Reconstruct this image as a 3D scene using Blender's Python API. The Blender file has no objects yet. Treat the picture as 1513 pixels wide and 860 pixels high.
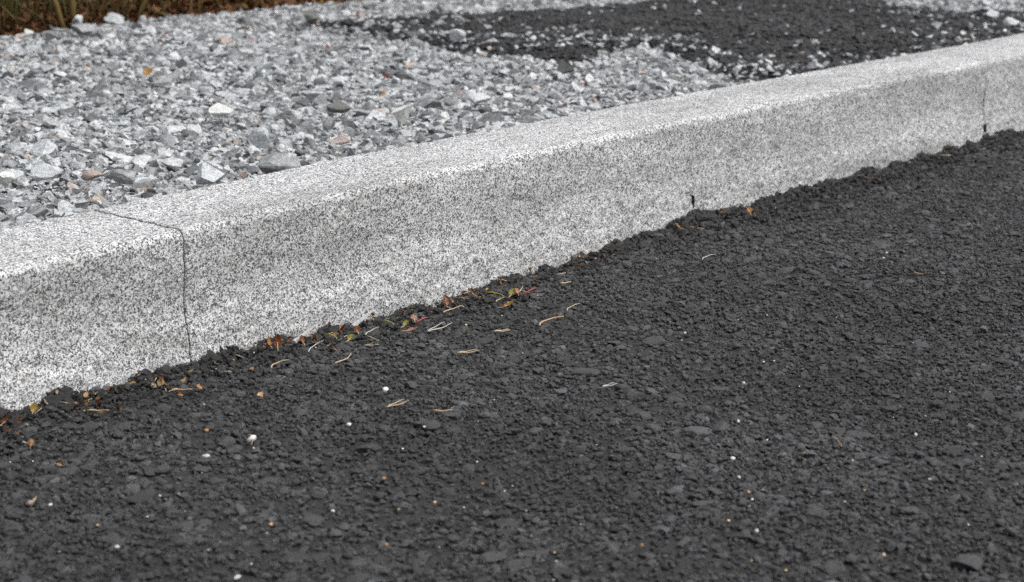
import bpy, bmesh, math, random
import numpy as np
from mathutils import Vector, Matrix, Euler

random.seed(7)
RNG = np.random.default_rng(11)
R = math.radians
scene = bpy.context.scene
COL = scene.collection

# ------------------------------------------------------------------ camera
CAM_H, PITCH, FPX = 0.5985, 0.2562, 2611.2
cam_data = bpy.data.cameras.new("camera")
cam_data.sensor_width = 36.0
cam_data.lens = 36.0 * FPX / 1513.0
cam_data.clip_start, cam_data.clip_end = 0.05, 2000.0
cam_data.dof.use_dof = True
cam_data.dof.focus_distance = 2.2
cam_data.dof.aperture_fstop = 8.5
cam = bpy.data.objects.new("camera", cam_data)
COL.objects.link(cam)
cam.location = (0, 0, CAM_H)
cam.rotation_euler = (math.pi / 2 - PITCH, 0, 0)
scene.camera = cam

# ------------------------------------------------------------------ sky, sun, exposure (bright overcast day)
SUN_EL, SUN_AZ = R(57), R(110)          # azimuth measured from +Y towards +X
world = bpy.data.worlds.new("World")
scene.world = world
world.use_nodes = True
wn, wl = world.node_tree.nodes, world.node_tree.links
wn.clear()
sky = wn.new("ShaderNodeTexSky")
sky.sky_type = 'NISHITA'
sky.sun_disc = False
sky.sun_elevation = SUN_EL
sky.sun_rotation = SUN_AZ
sky.air_density, sky.dust_density, sky.ozone_density = 1.0, 4.0, 1.0
hsv = wn.new("ShaderNodeHueSaturation")
hsv.inputs["Saturation"].default_value = 0.22
bg = wn.new("ShaderNodeBackground")
bg.inputs["Strength"].default_value = 0.15
wo = wn.new("ShaderNodeOutputWorld")
wl.new(sky.outputs[0], hsv.inputs["Color"])
wl.new(hsv.outputs[0], bg.inputs["Color"])
wl.new(bg.outputs[0], wo.inputs["Surface"])
sun_data = bpy.data.lights.new("sun", 'SUN')
sun_data.energy = 1.5
sun_data.angle = R(25)
sun_data.color = (1.0, 0.985, 0.96)
sun = bpy.data.objects.new("sun", sun_data)
COL.objects.link(sun)
sd = Vector((math.sin(SUN_AZ) * math.cos(SUN_EL), math.cos(SUN_AZ) * math.cos(SUN_EL), math.sin(SUN_EL)))
sun.rotation_euler = sd.to_track_quat('Z', 'Y').to_euler()
scene.view_settings.view_transform = 'Standard'
scene.view_settings.look = 'None'
scene.view_settings.exposure = 0.55
scene.view_settings.gamma = 1.0
scene.view_settings.use_curve_mapping = False
scene.render.engine = 'CYCLES'
scene.cycles.use_denoising = False
scene.cycles.max_bounces = 5
scene.cycles.diffuse_bounces = 3
scene.cycles.glossy_bounces = 2
scene.cycles.use_adaptive_sampling = False

# ------------------------------------------------------------------ helpers
def at(px, py, z=0.0):
    """where the sight line through a spot of the photograph meets the level z"""
    x, up = (px - 756.5) / FPX, -(py - 430.0) / FPX
    d = Vector((x, math.cos(PITCH) + math.sin(PITCH) * up, -math.sin(PITCH) + math.cos(PITCH) * up))
    t = (z - CAM_H) / d.z
    return Vector((d.x * t, d.y * t, z))

def project(P):
    """numpy (N,3) -> photo pixels and depth, used to sort stones by how large they show"""
    x, y, z = P[:, 0], P[:, 1], P[:, 2] - CAM_H
    fw = math.cos(PITCH) * y - math.sin(PITCH) * z
    up = math.sin(PITCH) * y + math.cos(PITCH) * z
    fw = np.maximum(fw, 0.05)
    return 756.5 + FPX * x / fw, 430 - FPX * up / fw, fw

def h3(ix, iy, iz, seed):
    n = (ix * 374761393 + iy * 668265263 + iz * 1274126177 + seed * 974634541) & 0xFFFFFFFF
    n = ((n ^ (n >> 13)) * 1274126177) & 0xFFFFFFFF
    n = ((n ^ (n >> 16)) * 2246822519) & 0xFFFFFFFF
    return ((n ^ (n >> 15)) & 0xFFFFFF) / float(0xFFFFFF)

def vnoise(p, seed=0):
    p = np.asarray(p, dtype=np.float64)
    i = np.floor(p).astype(np.int64)
    f = p - i
    f = f * f * (3 - 2 * f)
    out = 0
    for a in (0, 1):
        wa = f[:, 0] if a else 1 - f[:, 0]
        for b in (0, 1):
            wb = f[:, 1] if b else 1 - f[:, 1]
            for c in (0, 1):
                wc = f[:, 2] if c else 1 - f[:, 2]
                out = out + wa * wb * wc * h3(i[:, 0] + a, i[:, 1] + b, i[:, 2] + c, seed)
    return out * 2 - 1

def fbm(p, oct=3, seed=0):
    p = np.asarray(p, dtype=np.float64)
    s, a, t = 0, 1.0, 0.0
    for k in range(oct):
        s = s + a * vnoise(p * 2 ** k, seed + 17 * k)
        t += a
        a *= 0.5
    return s / t

def mesh_np(name, verts, faces, smooth=True):
    me = bpy.data.meshes.new(name)
    verts = np.asarray(verts, dtype=np.float32)
    faces = np.asarray(faces, dtype=np.int32)
    nf, k = faces.shape
    me.vertices.add(len(verts))
    me.vertices.foreach_set("co", verts.ravel())
    me.loops.add(nf * k)
    me.loops.foreach_set("vertex_index", faces.ravel())
    me.polygons.add(nf)
    me.polygons.foreach_set("loop_start", np.arange(0, nf * k, k, dtype=np.int32))
    me.polygons.foreach_set("loop_total", np.full(nf, k, dtype=np.int32))
    me.polygons.foreach_set("use_smooth", np.full(nf, smooth))
    me.update(calc_edges=True)
    return me

def grid_faces(nu, nv):
    a = np.arange(nu * nv).reshape(nu, nv)
    return np.stack([a[:-1, :-1], a[1:, :-1], a[1:, 1:], a[:-1, 1:]], -1).reshape(-1, 4)

def link(name, me, mat=None, parent=None, loc=(0, 0, 0)):
    if mat is not None and len(me.materials) == 0:
        me.materials.append(mat)
    o = bpy.data.objects.new(name, me)
    COL.objects.link(o)
    o.location = loc
    if parent is not None:
        o.parent = parent
    return o

def tag(o, label=None, cat=None, group=None, kind=None):
    if label: o["label"] = label
    if cat: o["category"] = cat
    if group: o["group"] = group
    if kind: o["kind"] = kind
    return o

def empty(name, loc):
    o = bpy.data.objects.new(name, None)
    o.empty_display_size = 0.02
    COL.objects.link(o)
    o.location = loc
    return o

YAW = 0.7138                             # heading of the kerb
# ------------------------------------------------------------------ materials
class MT:
    def __init__(self, name, rough=0.85, spec=0.3):
        self.m = bpy.data.materials.new(name)
        self.m.use_nodes = True
        self.t = self.m.node_tree
        self.b = self.t.nodes["Principled BSDF"]
        self.b.inputs["Roughness"].default_value = rough
        self.b.inputs["Specular IOR Level"].default_value = spec
    def n(self, typ, **kw):
        nd = self.t.nodes.new(typ)
        for k, v in kw.items():
            if k in ("inputs",):
                for a, b in v.items(): nd.inputs[a].default_value = b
            else:
                setattr(nd, k, v)
        return nd
    def l(self, a, b): self.t.links.new(a, b)
    def coords(self, kind="Object", jitter=0.0):
        tc = self.n("ShaderNodeTexCoord")
        if not jitter: return tc.outputs[kind]
        oi = self.n("ShaderNodeObjectInfo")
        mul = self.n("ShaderNodeMath", operation='MULTIPLY'); mul.inputs[1].default_value = jitter
        self.l(oi.outputs["Random"], mul.inputs[0])
        add = self.n("ShaderNodeVectorMath", operation='ADD')
        self.l(tc.outputs[kind], add.inputs[0]); self.l(mul.outputs[0], add.inputs[1])
        return add.outputs[0]
    def ramp(self, src, stops, interp='LINEAR'):
        r = self.n("ShaderNodeValToRGB")
        cr = r.color_ramp; cr.interpolation = interp
        while len(cr.elements) < len(stops): cr.elements.new(0.5)
        for e, (p, c) in zip(cr.elements, stops):
            e.position = p
            e.color = (c, c, c, 1) if isinstance(c, (int, float)) else (*c, 1)
        self.l(src, r.inputs[0])
        return r.outputs[0]
    def noise(self, co, scale, detail=3, rough=0.55):
        t = self.n("ShaderNodeTexNoise", inputs={"Scale": scale, "Detail": detail, "Roughness": rough})
        self.l(co, t.inputs["Vector"])
        return t.outputs["Fac"]
    def voro(self, co, scale, out="Color", feature='F1'):
        t = self.n("ShaderNodeTexVoronoi", feature=feature)
        t.inputs["Scale"].default_value = scale
        self.l(co, t.inputs["Vector"])
        return t.outputs[out]
    def mix(self, a, b, fac, mode='MIX'):
        m = self.n("ShaderNodeMix", data_type='RGBA', blend_type=mode)
        for i, v in ((0, fac), (6, a), (7, b)):
            s = m.inputs[i]
            if hasattr(v, "links"): self.l(v, s)
            elif i == 0: s.default_value = v
            else: s.default_value = (v, v, v, 1) if isinstance(v, (int, float)) else (*v, 1)
        return m.outputs[2]
    def sep(self, c):
        s = self.n("ShaderNodeSeparateColor"); self.l(c, s.inputs[0])
        return s.outputs
    def bump(self, h, strength, dist, chain=None):
        b = self.n("ShaderNodeBump", inputs={"Strength": strength, "Distance": dist})
        self.l(h, b.inputs["Height"])
        if chain is not None: self.l(chain, b.inputs["Normal"])
        return b.outputs[0]
    def done(self, col=None, normal=None):
        if col is not None:
            if hasattr(col, "links"): self.l(col, self.b.inputs["Base Color"])
            else: self.b.inputs["Base Color"].default_value = (*col, 1)
        if normal is not None: self.l(normal, self.b.inputs["Normal"])
        return self.m

def granite_material():
    k = MT("granite", 0.8, 0.35)
    co = k.coords("Object", 13.0)
    # distort slightly so that the crystals are not regular cells
    nz = k.n("ShaderNodeTexNoise", inputs={"Scale": 330.0, "Detail": 1.0})
    k.l(co, nz.inputs["Vector"])
    sc = k.n("ShaderNodeVectorMath", operation='SCALE'); sc.inputs["Scale"].default_value = 0.0026
    k.l(nz.outputs["Color"], sc.inputs[0])
    ad = k.n("ShaderNodeVectorMath", operation='ADD')
    k.l(co, ad.inputs[0]); k.l(sc.outputs[0], ad.inputs[1])
    w = ad.outputs[0]
    c1 = k.sep(k.voro(w, 460.0))
    c2 = k.sep(k.voro(w, 780.0))
    base = k.ramp(c1[0], [(0.0, 0.15), (0.12, (0.34, 0.345, 0.35)), (0.28, (0.53, 0.535, 0.54)), (0.56, (0.665, 0.667, 0.665)), (0.86, (0.60, 0.598, 0.59))], 'CONSTANT')
    dark = k.ramp(c2[0], [(0.0, 1.0), (0.27, 0.6), (0.37, 0.0)], 'CONSTANT')
    patch = k.ramp(k.noise(co, 60.0, 3, 0.6), [(0.34, 0.72), (0.60, 1.0)])
    dm = k.mix(0.0, dark, patch)
    col = k.mix(base, (0.05, 0.05, 0.053), dm)
    # dirt staining: faint grey clouds, a few rusty dots
    st = k.ramp(k.noise(co, 9.0, 4, 0.6), [(0.42, 0.0), (0.75, 0.30)])
    col = k.mix(col, k.mix(col, (0.58, 0.58, 0.57), 1.0, 'MULTIPLY'), st)
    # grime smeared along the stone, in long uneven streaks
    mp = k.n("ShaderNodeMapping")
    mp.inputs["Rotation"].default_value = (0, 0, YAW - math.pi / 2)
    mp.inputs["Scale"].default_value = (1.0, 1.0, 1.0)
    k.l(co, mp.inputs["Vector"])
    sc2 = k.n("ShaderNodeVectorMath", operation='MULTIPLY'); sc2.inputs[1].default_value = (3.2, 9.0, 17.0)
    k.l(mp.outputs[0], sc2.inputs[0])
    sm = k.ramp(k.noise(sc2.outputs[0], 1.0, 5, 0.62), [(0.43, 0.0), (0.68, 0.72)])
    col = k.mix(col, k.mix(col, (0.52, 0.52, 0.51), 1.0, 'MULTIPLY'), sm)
    rust = k.ramp(k.sep(k.voro(co, 330.0))[1], [(0.0, 0.0), (0.994, 0.5)], 'CONSTANT')
    col = k.mix(col, (0.35, 0.22, 0.08), rust)
    hgt = k.noise(co, 420.0, 3, 0.7)
    nm = k.bump(hgt, 0.55, 0.0016)
    nm = k.bump(c1[1], 0.18, 0.0008, nm)
    return k.done(col, nm)

def asphalt_material(name, sheet, tint=1.0):
    k = MT(name, 0.62, 0.42)
    co = k.coords("Object", 0.0 if sheet else 9.0)
    if sheet:
        v = k.ramp(k.noise(co, 320.0, 4, 0.7), [(0.25, 0.010), (0.75, 0.038)])
        nm = k.bump(k.noise(co, 240.0, 5, 0.75), 1.0, 0.004)
        nm = k.bump(k.noise(co, 900.0, 2, 0.7), 0.6, 0.001, nm)
    else:
        oi = k.n("ShaderNodeObjectInfo")
        tone = k.ramp(oi.outputs["Random"], [(0.0, 0.030), (0.40, (0.044, 0.044, 0.045)), (0.80, (0.056, 0.056, 0.058)), (0.95, (0.069, 0.070, 0.073)), (0.99, (0.090, 0.092, 0.097)), (1.0, (0.12, 0.12, 0.122))])
        geo = k.n("ShaderNodeNewGeometry")
        mott = k.ramp(k.noise(geo.outputs["Position"], 420.0, 3, 0.7), [(0.28, 0.6), (0.72, 1.35)])
        worn = k.ramp(k.noise(geo.outputs["Position"], 3.4, 4, 0.6), [(0.32, 0.68), (0.68, 1.28)])
        mott = k.mix(mott, worn, 1.0, 'MULTIPLY')
        v = k.mix(k.mix(tone, mott, 1.0, 'MULTIPLY'), tint, 1.0, 'MULTIPLY')
        nm = k.bump(k.noise(geo.outputs["Position"], 560.0, 4, 0.8), 0.9, 0.0022)
    return k.done(v, nm)

STONE_STOPS = [(0.0, (0.09, 0.092, 0.095)), (0.08, (0.14, 0.144, 0.148)), (0.24, (0.21, 0.215, 0.22)),
               (0.40, (0.285, 0.292, 0.298)), (0.58, (0.35, 0.36, 0.37)), (0.74, (0.42, 0.437, 0.45)),
               (0.88, (0.45, 0.46, 0.465)), (0.968, (0.53, 0.53, 0.52)), (0.98, (0.38, 0.36, 0.345)),
               (0.990, (0.38, 0.33, 0.305)), (0.997, (0.40, 0.30, 0.25)), (1.0, (0.32, 0.29, 0.24))]

def stone_material(name, fixed=None, mottle=(0.62, 1.3)):
    k = MT(name, 0.88, 0.25)
    co = k.coords("Object", 21.0)
    geo = k.n("ShaderNodeNewGeometry").outputs["Position"]
    if fixed is None:
        oi = k.n("ShaderNodeObjectInfo")
        tone = k.ramp(oi.outputs["Random"], STONE_STOPS)
    else:
        tone = k.mix(fixed, fixed, 0.0)
    m1 = k.ramp(k.noise(geo, 95.0, 4, 0.65), [(0.3, mottle[0]), (0.7, mottle[1])])
    m2 = k.ramp(k.sep(k.voro(geo, 520.0))[0], [(0.0, 0.62), (0.2, 0.95), (0.7, 1.14)], 'CONSTANT')
    col = k.mix(k.mix(tone, m1, 1.0, 'MULTIPLY'), m2, 0.6, 'MULTIPLY')
    nm = k.bump(k.noise(geo, 260.0, 4, 0.7), 0.65, 0.0035)
    return k.done(col, nm)

def plain(name, c1, c2, rough=0.7, scale=120.0, bump=0.4, spec=0.3, sss=False):
    k = MT(name, rough, spec)
    co = k.coords("Object", 5.0)
    f = k.noise(co, scale, 4, 0.65)
    col = k.ramp(f, [(0.3, c1), (0.7, c2)])
    return k.done(col, k.bump(f, bump, 0.001))

M = {}
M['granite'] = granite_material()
M['asphalt'] = asphalt_material("asphalt_binder", True)
M['aggregate'] = asphalt_material("bitumen_coated_stone", False)
M['fresh_mix'] = asphalt_material("fresh_black_mix", False, 0.52)
M['stone'] = stone_material("crushed_rock")
M['fines'] = stone_material("stone_dust", (0.14, 0.142, 0.145))
M['white_stone'] = stone_material("quartz", (0.60, 0.60, 0.58), (0.85, 1.1))
M['pale_stone'] = stone_material("pale_gneiss", (0.47, 0.485, 0.495), (0.75, 1.15))
M['dark_stone'] = stone_material("dark_gabbro", (0.12, 0.12, 0.115), (0.75, 1.25))
M['grey_stone'] = stone_material("grey_gneiss", (0.27, 0.275, 0.28))
M['pink_stone'] = stone_material("pink_feldspar", (0.47, 0.405, 0.375), (0.8, 1.15))
M['red_stone'] = stone_material("red_feldspar", (0.29, 0.235, 0.215), (0.8, 1.2))
M['amber'] = stone_material("amber_grain", (0.42, 0.24, 0.10), (0.8, 1.2))
M['tan'] = stone_material("tan_grain", (0.45, 0.30, 0.20), (0.8, 1.2))
M['orange'] = plain("orange_leaf", (0.36, 0.17, 0.05), (0.50, 0.29, 0.11), 0.7)
M['rust'] = plain("rust_brown_leaf", (0.15, 0.055, 0.025), (0.27, 0.11, 0.045), 0.6)
M['yellow'] = plain("yellow_leaf", (0.30, 0.20, 0.05), (0.42, 0.30, 0.09), 0.6)
M['olive'] = plain("olive_leaf", (0.22, 0.20, 0.04), (0.36, 0.33, 0.09), 0.6)
M['pinkleaf'] = plain("faded_pink_leaf", (0.33, 0.17, 0.12), (0.50, 0.30, 0.22), 0.7)
M['red'] = plain("red_stalk", (0.28, 0.04, 0.045), (0.40, 0.08, 0.08), 0.5)
M['husk'] = None
k = MT("seed_husk", 0.65, 0.3)
oi = k.n("ShaderNodeObjectInfo")
M['husk'] = k.done(k.ramp(oi.outputs["Random"], [(0.0, (0.20, 0.08, 0.03)), (0.35, (0.36, 0.17, 0.07)), (0.65, (0.46, 0.28, 0.13)), (0.85, (0.54, 0.40, 0.24)), (1.0, (0.56, 0.48, 0.34))]))
k = MT("grit", 0.7, 0.3)
oi = k.n("ShaderNodeObjectInfo")
M['grit'] = k.done(k.ramp(oi.outputs["Random"], [(0.0, (0.40, 0.40, 0.40)), (0.6, (0.72, 0.70, 0.66)), (0.8, (0.68, 0.50, 0.25)), (1.0, (0.6, 0.42, 0.3))]))
M['seam_shade'] = plain("seam_shade", (0.05, 0.05, 0.05), (0.11, 0.11, 0.105), 0.95)  # dark grey standing in for the shade inside a narrow joint
M['slot_shade'] = plain("slot_shade_black", (0.012, 0.012, 0.012), (0.03, 0.03, 0.03), 0.95)  # near-black standing in for the shade in the open joint slots
M['straw'] = plain("dry_needle", (0.36, 0.28, 0.17), (0.50, 0.41, 0.29), 0.6)
M['straw_brown'] = plain("brown_needle", (0.34, 0.20, 0.10), (0.52, 0.36, 0.22), 0.6)
M['straw_pale'] = plain("bleached_wood", (0.34, 0.32, 0.28), (0.46, 0.44, 0.40), 0.6)
M['weathered'] = plain("weathered_wood", (0.20, 0.20, 0.20), (0.40, 0.40, 0.395), 0.7, 300.0)
M['soil'] = plain("leaf_mould", (0.07, 0.032, 0.016), (0.15, 0.07, 0.032), 0.95, 30.0, 1.0)
k = MT("leaf_litter", 0.8, 0.2)
oi = k.n("ShaderNodeObjectInfo")
M['litter'] = k.done(k.ramp(oi.outputs["Random"], [(0.0, (0.07, 0.033, 0.016)), (0.5, (0.155, 0.073, 0.032)), (0.85, (0.22, 0.11, 0.048)), (1.0, (0.17, 0.135, 0.045))]))
M['grass'] = plain("dry_grass", (0.07, 0.06, 0.018), (0.13, 0.12, 0.035), 0.7, 9.0)
M['bark'] = plain("mossy_bark", (0.075, 0.05, 0.016), (0.13, 0.09, 0.028), 0.9, 60.0, 0.8)
M['hedgeleaf'] = plain("dark_shrub_leaf", (0.030, 0.026, 0.010), (0.075, 0.05, 0.018), 0.7, 14.0)
M['ground'] = plain("bare_ground", (0.10, 0.09, 0.075), (0.2, 0.19, 0.17), 0.95, 3.0)

# ------------------------------------------------------------------ kerb line (plan)
KD = np.array([math.sin(YAW), math.cos(YAW)])        # along the kerb, away from the camera
KN = np.array([-math.cos(YAW), math.sin(YAW)])       # towards the gravel
KB = np.array([-0.3732, 1.961])                      # foot of the joint nearest the camera
KH, KW = 0.158, 0.172
def kerb_xy(s, o): return KB + KD * s + KN * o
def kerb_so(P):
    q = P[:, :2] - KB
    return q @ KD, q @ KN

# ------------------------------------------------------------------ terrain and sheets
def box_sheet(name, corners, z, mat, n=2):
    v = [(x, y, z) for x, y in corners]
    return link(name, mesh_np(name, v, [[0, 1, 2, 3]]), mat)

tag(box_sheet("terrain", [(-400, -400), (400, -400), (400, 400), (-400, 400)], -0.35, M['ground']), kind="structure")

HOLLOW = at(372, 254, 0.14).to_2d()[:]
def gravel_z(P):
    p3 = np.c_[P[:, 0] * 2.6, P[:, 1] * 2.6, np.zeros(len(P))]
    z = 0.120 + 0.011 * fbm(p3, 3, 5)
    s, o = kerb_so(P)
    # the bed rises a little towards the verge
    far = np.clip((o - 1.2) / 2.0, 0, 1)
    # a hollow under the overhanging stone
    hx, hy = HOLLOW
    z = z - 0.045 * np.exp(-((P[:, 0] - hx) ** 2 + (P[:, 1] - hy) ** 2) / 0.032 ** 2)
    return z + 0.02 * far

EDGE_S = [-1.2, -0.258, -0.208, -0.156, -0.092, 0.004, 0.065, 0.108, 0.162, 0.254, 0.302, 0.403, 0.484, 0.597, 0.703, 0.783, 0.883, 0.989, 1.102, 1.222, 1.349, 1.556, 1.732, 1.894, 2.009, 2.171, 4.0]
EDGE_Z = [0.002, 0.002, 0.006, 0.002, 0.001, 0.004, 0.0, -0.004, -0.004, -0.009, -0.008, -0.014, -0.012, -0.008, -0.008, 0.001, 0.001, 0.010, 0.003, -0.001, 0.005, 0.004, 0.002, 0.0, 0.004, -0.003, 0.0]
def edge_z(s):
    """how high the asphalt stands against the kerb"""
    return np.interp(s, EDGE_S, EDGE_Z)
def crown(s):
    """the kerb was not laid dead level"""
    return np.interp(s, [-1, -0.2, 0, 0.4, 1, 1.5, 2.2, 4], [-0.002, -0.003, -0.002, 0.004, 0.004, 0.001, -0.003, -0.003])

def road_z(P):
    p3 = np.c_[P[:, 0], P[:, 1], np.zeros(len(P))]
    z = 0.0035 * fbm(p3 * 9, 3, 31) + 0.0010 * vnoise(p3 * 110, 33) - 0.0048
    s, o = kerb_so(P)
    d = np.clip(-o, 0, 1)
    lip = np.clip(1 - d / 0.07, 0, 1)
    lip = lip * lip * (3 - 2 * lip)
    return z + lip * (edge_z(s) - 0.001 + 0.004 * fbm(p3 * 30, 2, 77))

def so_sheet(name, s0, s1, o0, o1, step, zf, mat, extra=None):
    s = np.arange(s0, s1 + step, step); o = np.arange(o0, o1 + step * .5, step)
    S, O = np.meshgrid(s, o, indexing='ij')
    P = KB + S.reshape(-1, 1) * KD + O.reshape(-1, 1) * KN
    z = zf(P)
    f = grid_faces(len(s), len(o))
    f = f[:, ::-1] if False else f
    me = mesh_np(name, np.c_[P, z], f)
    return link(name, me, mat)

# road: fine sheet near the camera, wide sheet a little below it
road = so_sheet("road", -1.5, 4.2, -3.4, 0.02, 0.0075, road_z, M['asphalt'])
tag(road, kind="structure")
wide = [KB + KD * a + KN * b for a, b in ((-60, 0.02), (-60, -60), (60, -60), (60, 0.02))]
tag(box_sheet("outer_road", wide, -0.03, M['asphalt']), kind="structure")
bed = so_sheet("gravel_bed", -1.5, 5.2, KW + 0.004, 5.5, 0.02, lambda P: gravel_z(P) - 0.006, M['fines'])
tag(bed, kind="structure")
wide = [KB + KD * a + KN * b for a, b in ((-60, KW + 0.004), (60, KW + 0.004), (60, 60), (-60, 60))]
tag(box_sheet("outer_gravel", wide, 0.08, M['fines']), kind="structure")

# ------------------------------------------------------------------ kerb stones
def kerb_profile():
    """(offset towards gravel, height, outward o, outward z) around the stone's section, front foot -> top -> back foot"""
    pts = []
    def add(o, z, no, nz): pts.append((o, z, no, nz))
    rf, rb = 0.0105, 0.008
    for z in np.arange(-0.08, KH - rf - 0.0005, 0.004): add(0.0, z, -1, 0)
    for a in np.linspace(0, math.pi / 2, 8): add(rf - rf * math.cos(a), KH - rf + rf * math.sin(a), -math.cos(a), math.sin(a))
    for o in np.arange(rf + 0.004, KW - rb - 0.001, 0.0042): add(o, KH, 0, 1)
    for a in np.linspace(0, math.pi / 2, 6): add(KW - rb + rb * math.sin(a), KH - rb + rb * math.cos(a), math.sin(a), math.cos(a))
    for z in np.arange(KH - rb - 0.01, -0.08, -0.012): add(KW, z, 1, 0)
    return np.array(pts)
PROF = kerb_profile()

def kerb_stone(i, s0, s1, label, off=0.0, dz=0.0, skew=0.0, notch=None, ends=(0.003, 0.003)):
    n = int((s1 - s0) / 0.004) + 1
    s = np.linspace(s0, s1, n)
    # worn arrises at both ends
    S = np.repeat(s, len(PROF)); Pp = np.tile(PROF, (n, 1))
    o, z, no, nz = Pp.T.copy()
    t = np.c_[S, o, z]
    # split face: leans in below the arris, then flares to a rough foot
    front = no < -0.5
    zz = np.clip(z / KH, -0.5, 1)
    wav = 0.5 + 0.5 * fbm(np.c_[S * 2.3, zz * 0.6, zz * 0], 2, 3)
    hollow = np.exp(-((zz - 0.46) / 0.22) ** 2) * (0.0010 + 0.0042 * wav)
    foot = np.clip((0.40 - zz) / 0.40, 0, 1.2) * (0.0008 + 0.0045 * wav)
    push = np.where(front, -hollow + foot, 0)
    rough = 0.0011 * fbm(t * 55, 3, 9) + 0.0011 * vnoise(t * 210, 21) + 0.0008 * fbm(t * 14, 2, 4)
    rough = rough * np.where(front, np.where(zz < 0.35, 1.7, 1.0), np.where(nz > 0.9, 0.75, 1.0))
    d = push + rough
    # end arris
    d = d - ends[0] * np.clip(1 - (S - s0) / 0.006, 0, 1) ** 1.5 - ends[1] * np.clip(1 - (s1 - S) / 0.006, 0, 1) ** 1.5
    if notch is not None:
        side, z0, z1, dep, wid = notch
        es = (s1 - S) if side > 0 else (S - s0)
        m = front & (z > z0) & (z < z1) & (es < wid)
        d = d - np.where(m, dep, 0)
    o = o + no * d; z = z + nz * d
    u = (S - s0) / (s1 - s0) - 0.5
    o = o + off + skew * u
    z = z + dz + crown(S)
    base = kerb_xy((s0 + s1) / 2, off)
    P = KB + S[:, None] * KD + o[:, None] * KN - base
    v = np.c_[P, z]
    npf = len(PROF)
    f = grid_faces(n, npf)[:, ::-1]
    me = mesh_np("kerb_stone", v, f)
    # close the ends
    bm = bmesh.new(); bm.from_mesh(me); bm.verts.ensure_lookup_table()
    for r0, rev in ((0, False), ((n - 1) * npf, True)):
        vs = [bm.verts[r0 + j] for j in range(npf)]
        fc = bm.faces.new(vs if not rev else vs[::-1])
        fc.smooth = False
    bmesh.ops.recalc_face_normals(bm, faces=bm.faces)
    bm.to_mesh(me); bm.free()
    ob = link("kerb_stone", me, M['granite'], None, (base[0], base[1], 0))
    tag(ob, label, "kerb stone", "granite kerb stones in the row")
    return ob

kerb_stone(0, -1.0 + 0.001, -0.0005, "speckled granite kerb stone at the left edge, nearest the camera", 0.0, 0.0, 0.002, None, (0.003, 0.0009))
kerb_stone(1, 0.0004, 1.0 - 0.00003, "long speckled granite kerb stone in the middle between two visible joints", 0.0, 0.0012, 0.0, None, (0.0009, 0.0))
kerb_stone(2, 1.0 + 0.00003, 2.0 - 0.0012, "granite kerb stone right of centre with a rough flaring foot", 0.0, 0.0012, 0.0, None, (0.0, 0.0022))
kerb_stone(3, 2.0 + 0.0012, 3.0 - 0.001, "farthest granite kerb stone cut off by the right edge", 0.002, 0.0, 0.0, None, (0.0022, 0.003))
kerb_stone(4, 3.0 + 0.001, 4.0 - 0.001, "granite kerb stone beyond the right edge")

def joint_shade(stone_label, s, z0, z1, wid, out, mat='slot_shade'):
    """dark filler added in a joint, standing in for the shade of its gap"""
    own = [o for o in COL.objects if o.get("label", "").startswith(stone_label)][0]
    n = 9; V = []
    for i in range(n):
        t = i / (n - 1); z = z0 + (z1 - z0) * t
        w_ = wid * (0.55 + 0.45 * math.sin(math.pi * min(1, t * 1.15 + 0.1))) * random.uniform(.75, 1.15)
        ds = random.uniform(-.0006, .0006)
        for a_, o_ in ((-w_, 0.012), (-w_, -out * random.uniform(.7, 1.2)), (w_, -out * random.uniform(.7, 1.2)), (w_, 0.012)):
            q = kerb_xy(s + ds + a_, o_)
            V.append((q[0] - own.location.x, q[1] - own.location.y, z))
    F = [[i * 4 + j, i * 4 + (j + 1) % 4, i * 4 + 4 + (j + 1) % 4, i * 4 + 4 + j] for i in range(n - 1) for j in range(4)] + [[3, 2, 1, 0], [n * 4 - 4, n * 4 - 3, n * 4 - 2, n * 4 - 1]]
    link("joint_shade", mesh_np("joint_shade", V, F, False), M[mat], own)
joint_shade("granite kerb stone right of", 1.0010, 0.022, 0.042, 0.0019, 0.0050)  # added plug: the slot's shade as a dark solid
joint_shade("farthest granite", 2.0016, 0.014, 0.030, 0.0014, 0.0042)
joint_shade("farthest granite", 2.0, 0.0, 0.150, 0.0013, -0.0035, 'seam_shade')  # added recessed strip that keeps the gap as dark as shade

# ------------------------------------------------------------------ rock shapes
def rock_mesh(name, seed, sub=3, cuts=13, smooth=False, dmin=0.42, dmax=0.82, noise=0.05):
    r = np.random.default_rng(seed)
    bm = bmesh.new()
    bmesh.ops.create_icosphere(bm, subdivisions=sub, radius=1.0)
    v = np.array([x.co[:] for x in bm.verts])
    for c in range(cuts):
        n = r.normal(size=3); n /= np.linalg.norm(n)
        d = r.uniform(dmin, dmax)
        h = v @ n
        v = v - np.outer(np.maximum(0, h - d), n)
    v = v * (1 + noise * fbm(v * 2.2 + seed, 3, seed)[:, None])
    v = v - (v.max(0) + v.min(0)) / 2
    v = v / (v.max(0) - v.min(0)) * 2
    for x, c in zip(bm.verts, v): x.co = c
    for f in bm.faces: f.smooth = smooth
    me = bpy.data.meshes.new(name)
    bm.to_mesh(me); bm.free()
    return me

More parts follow.
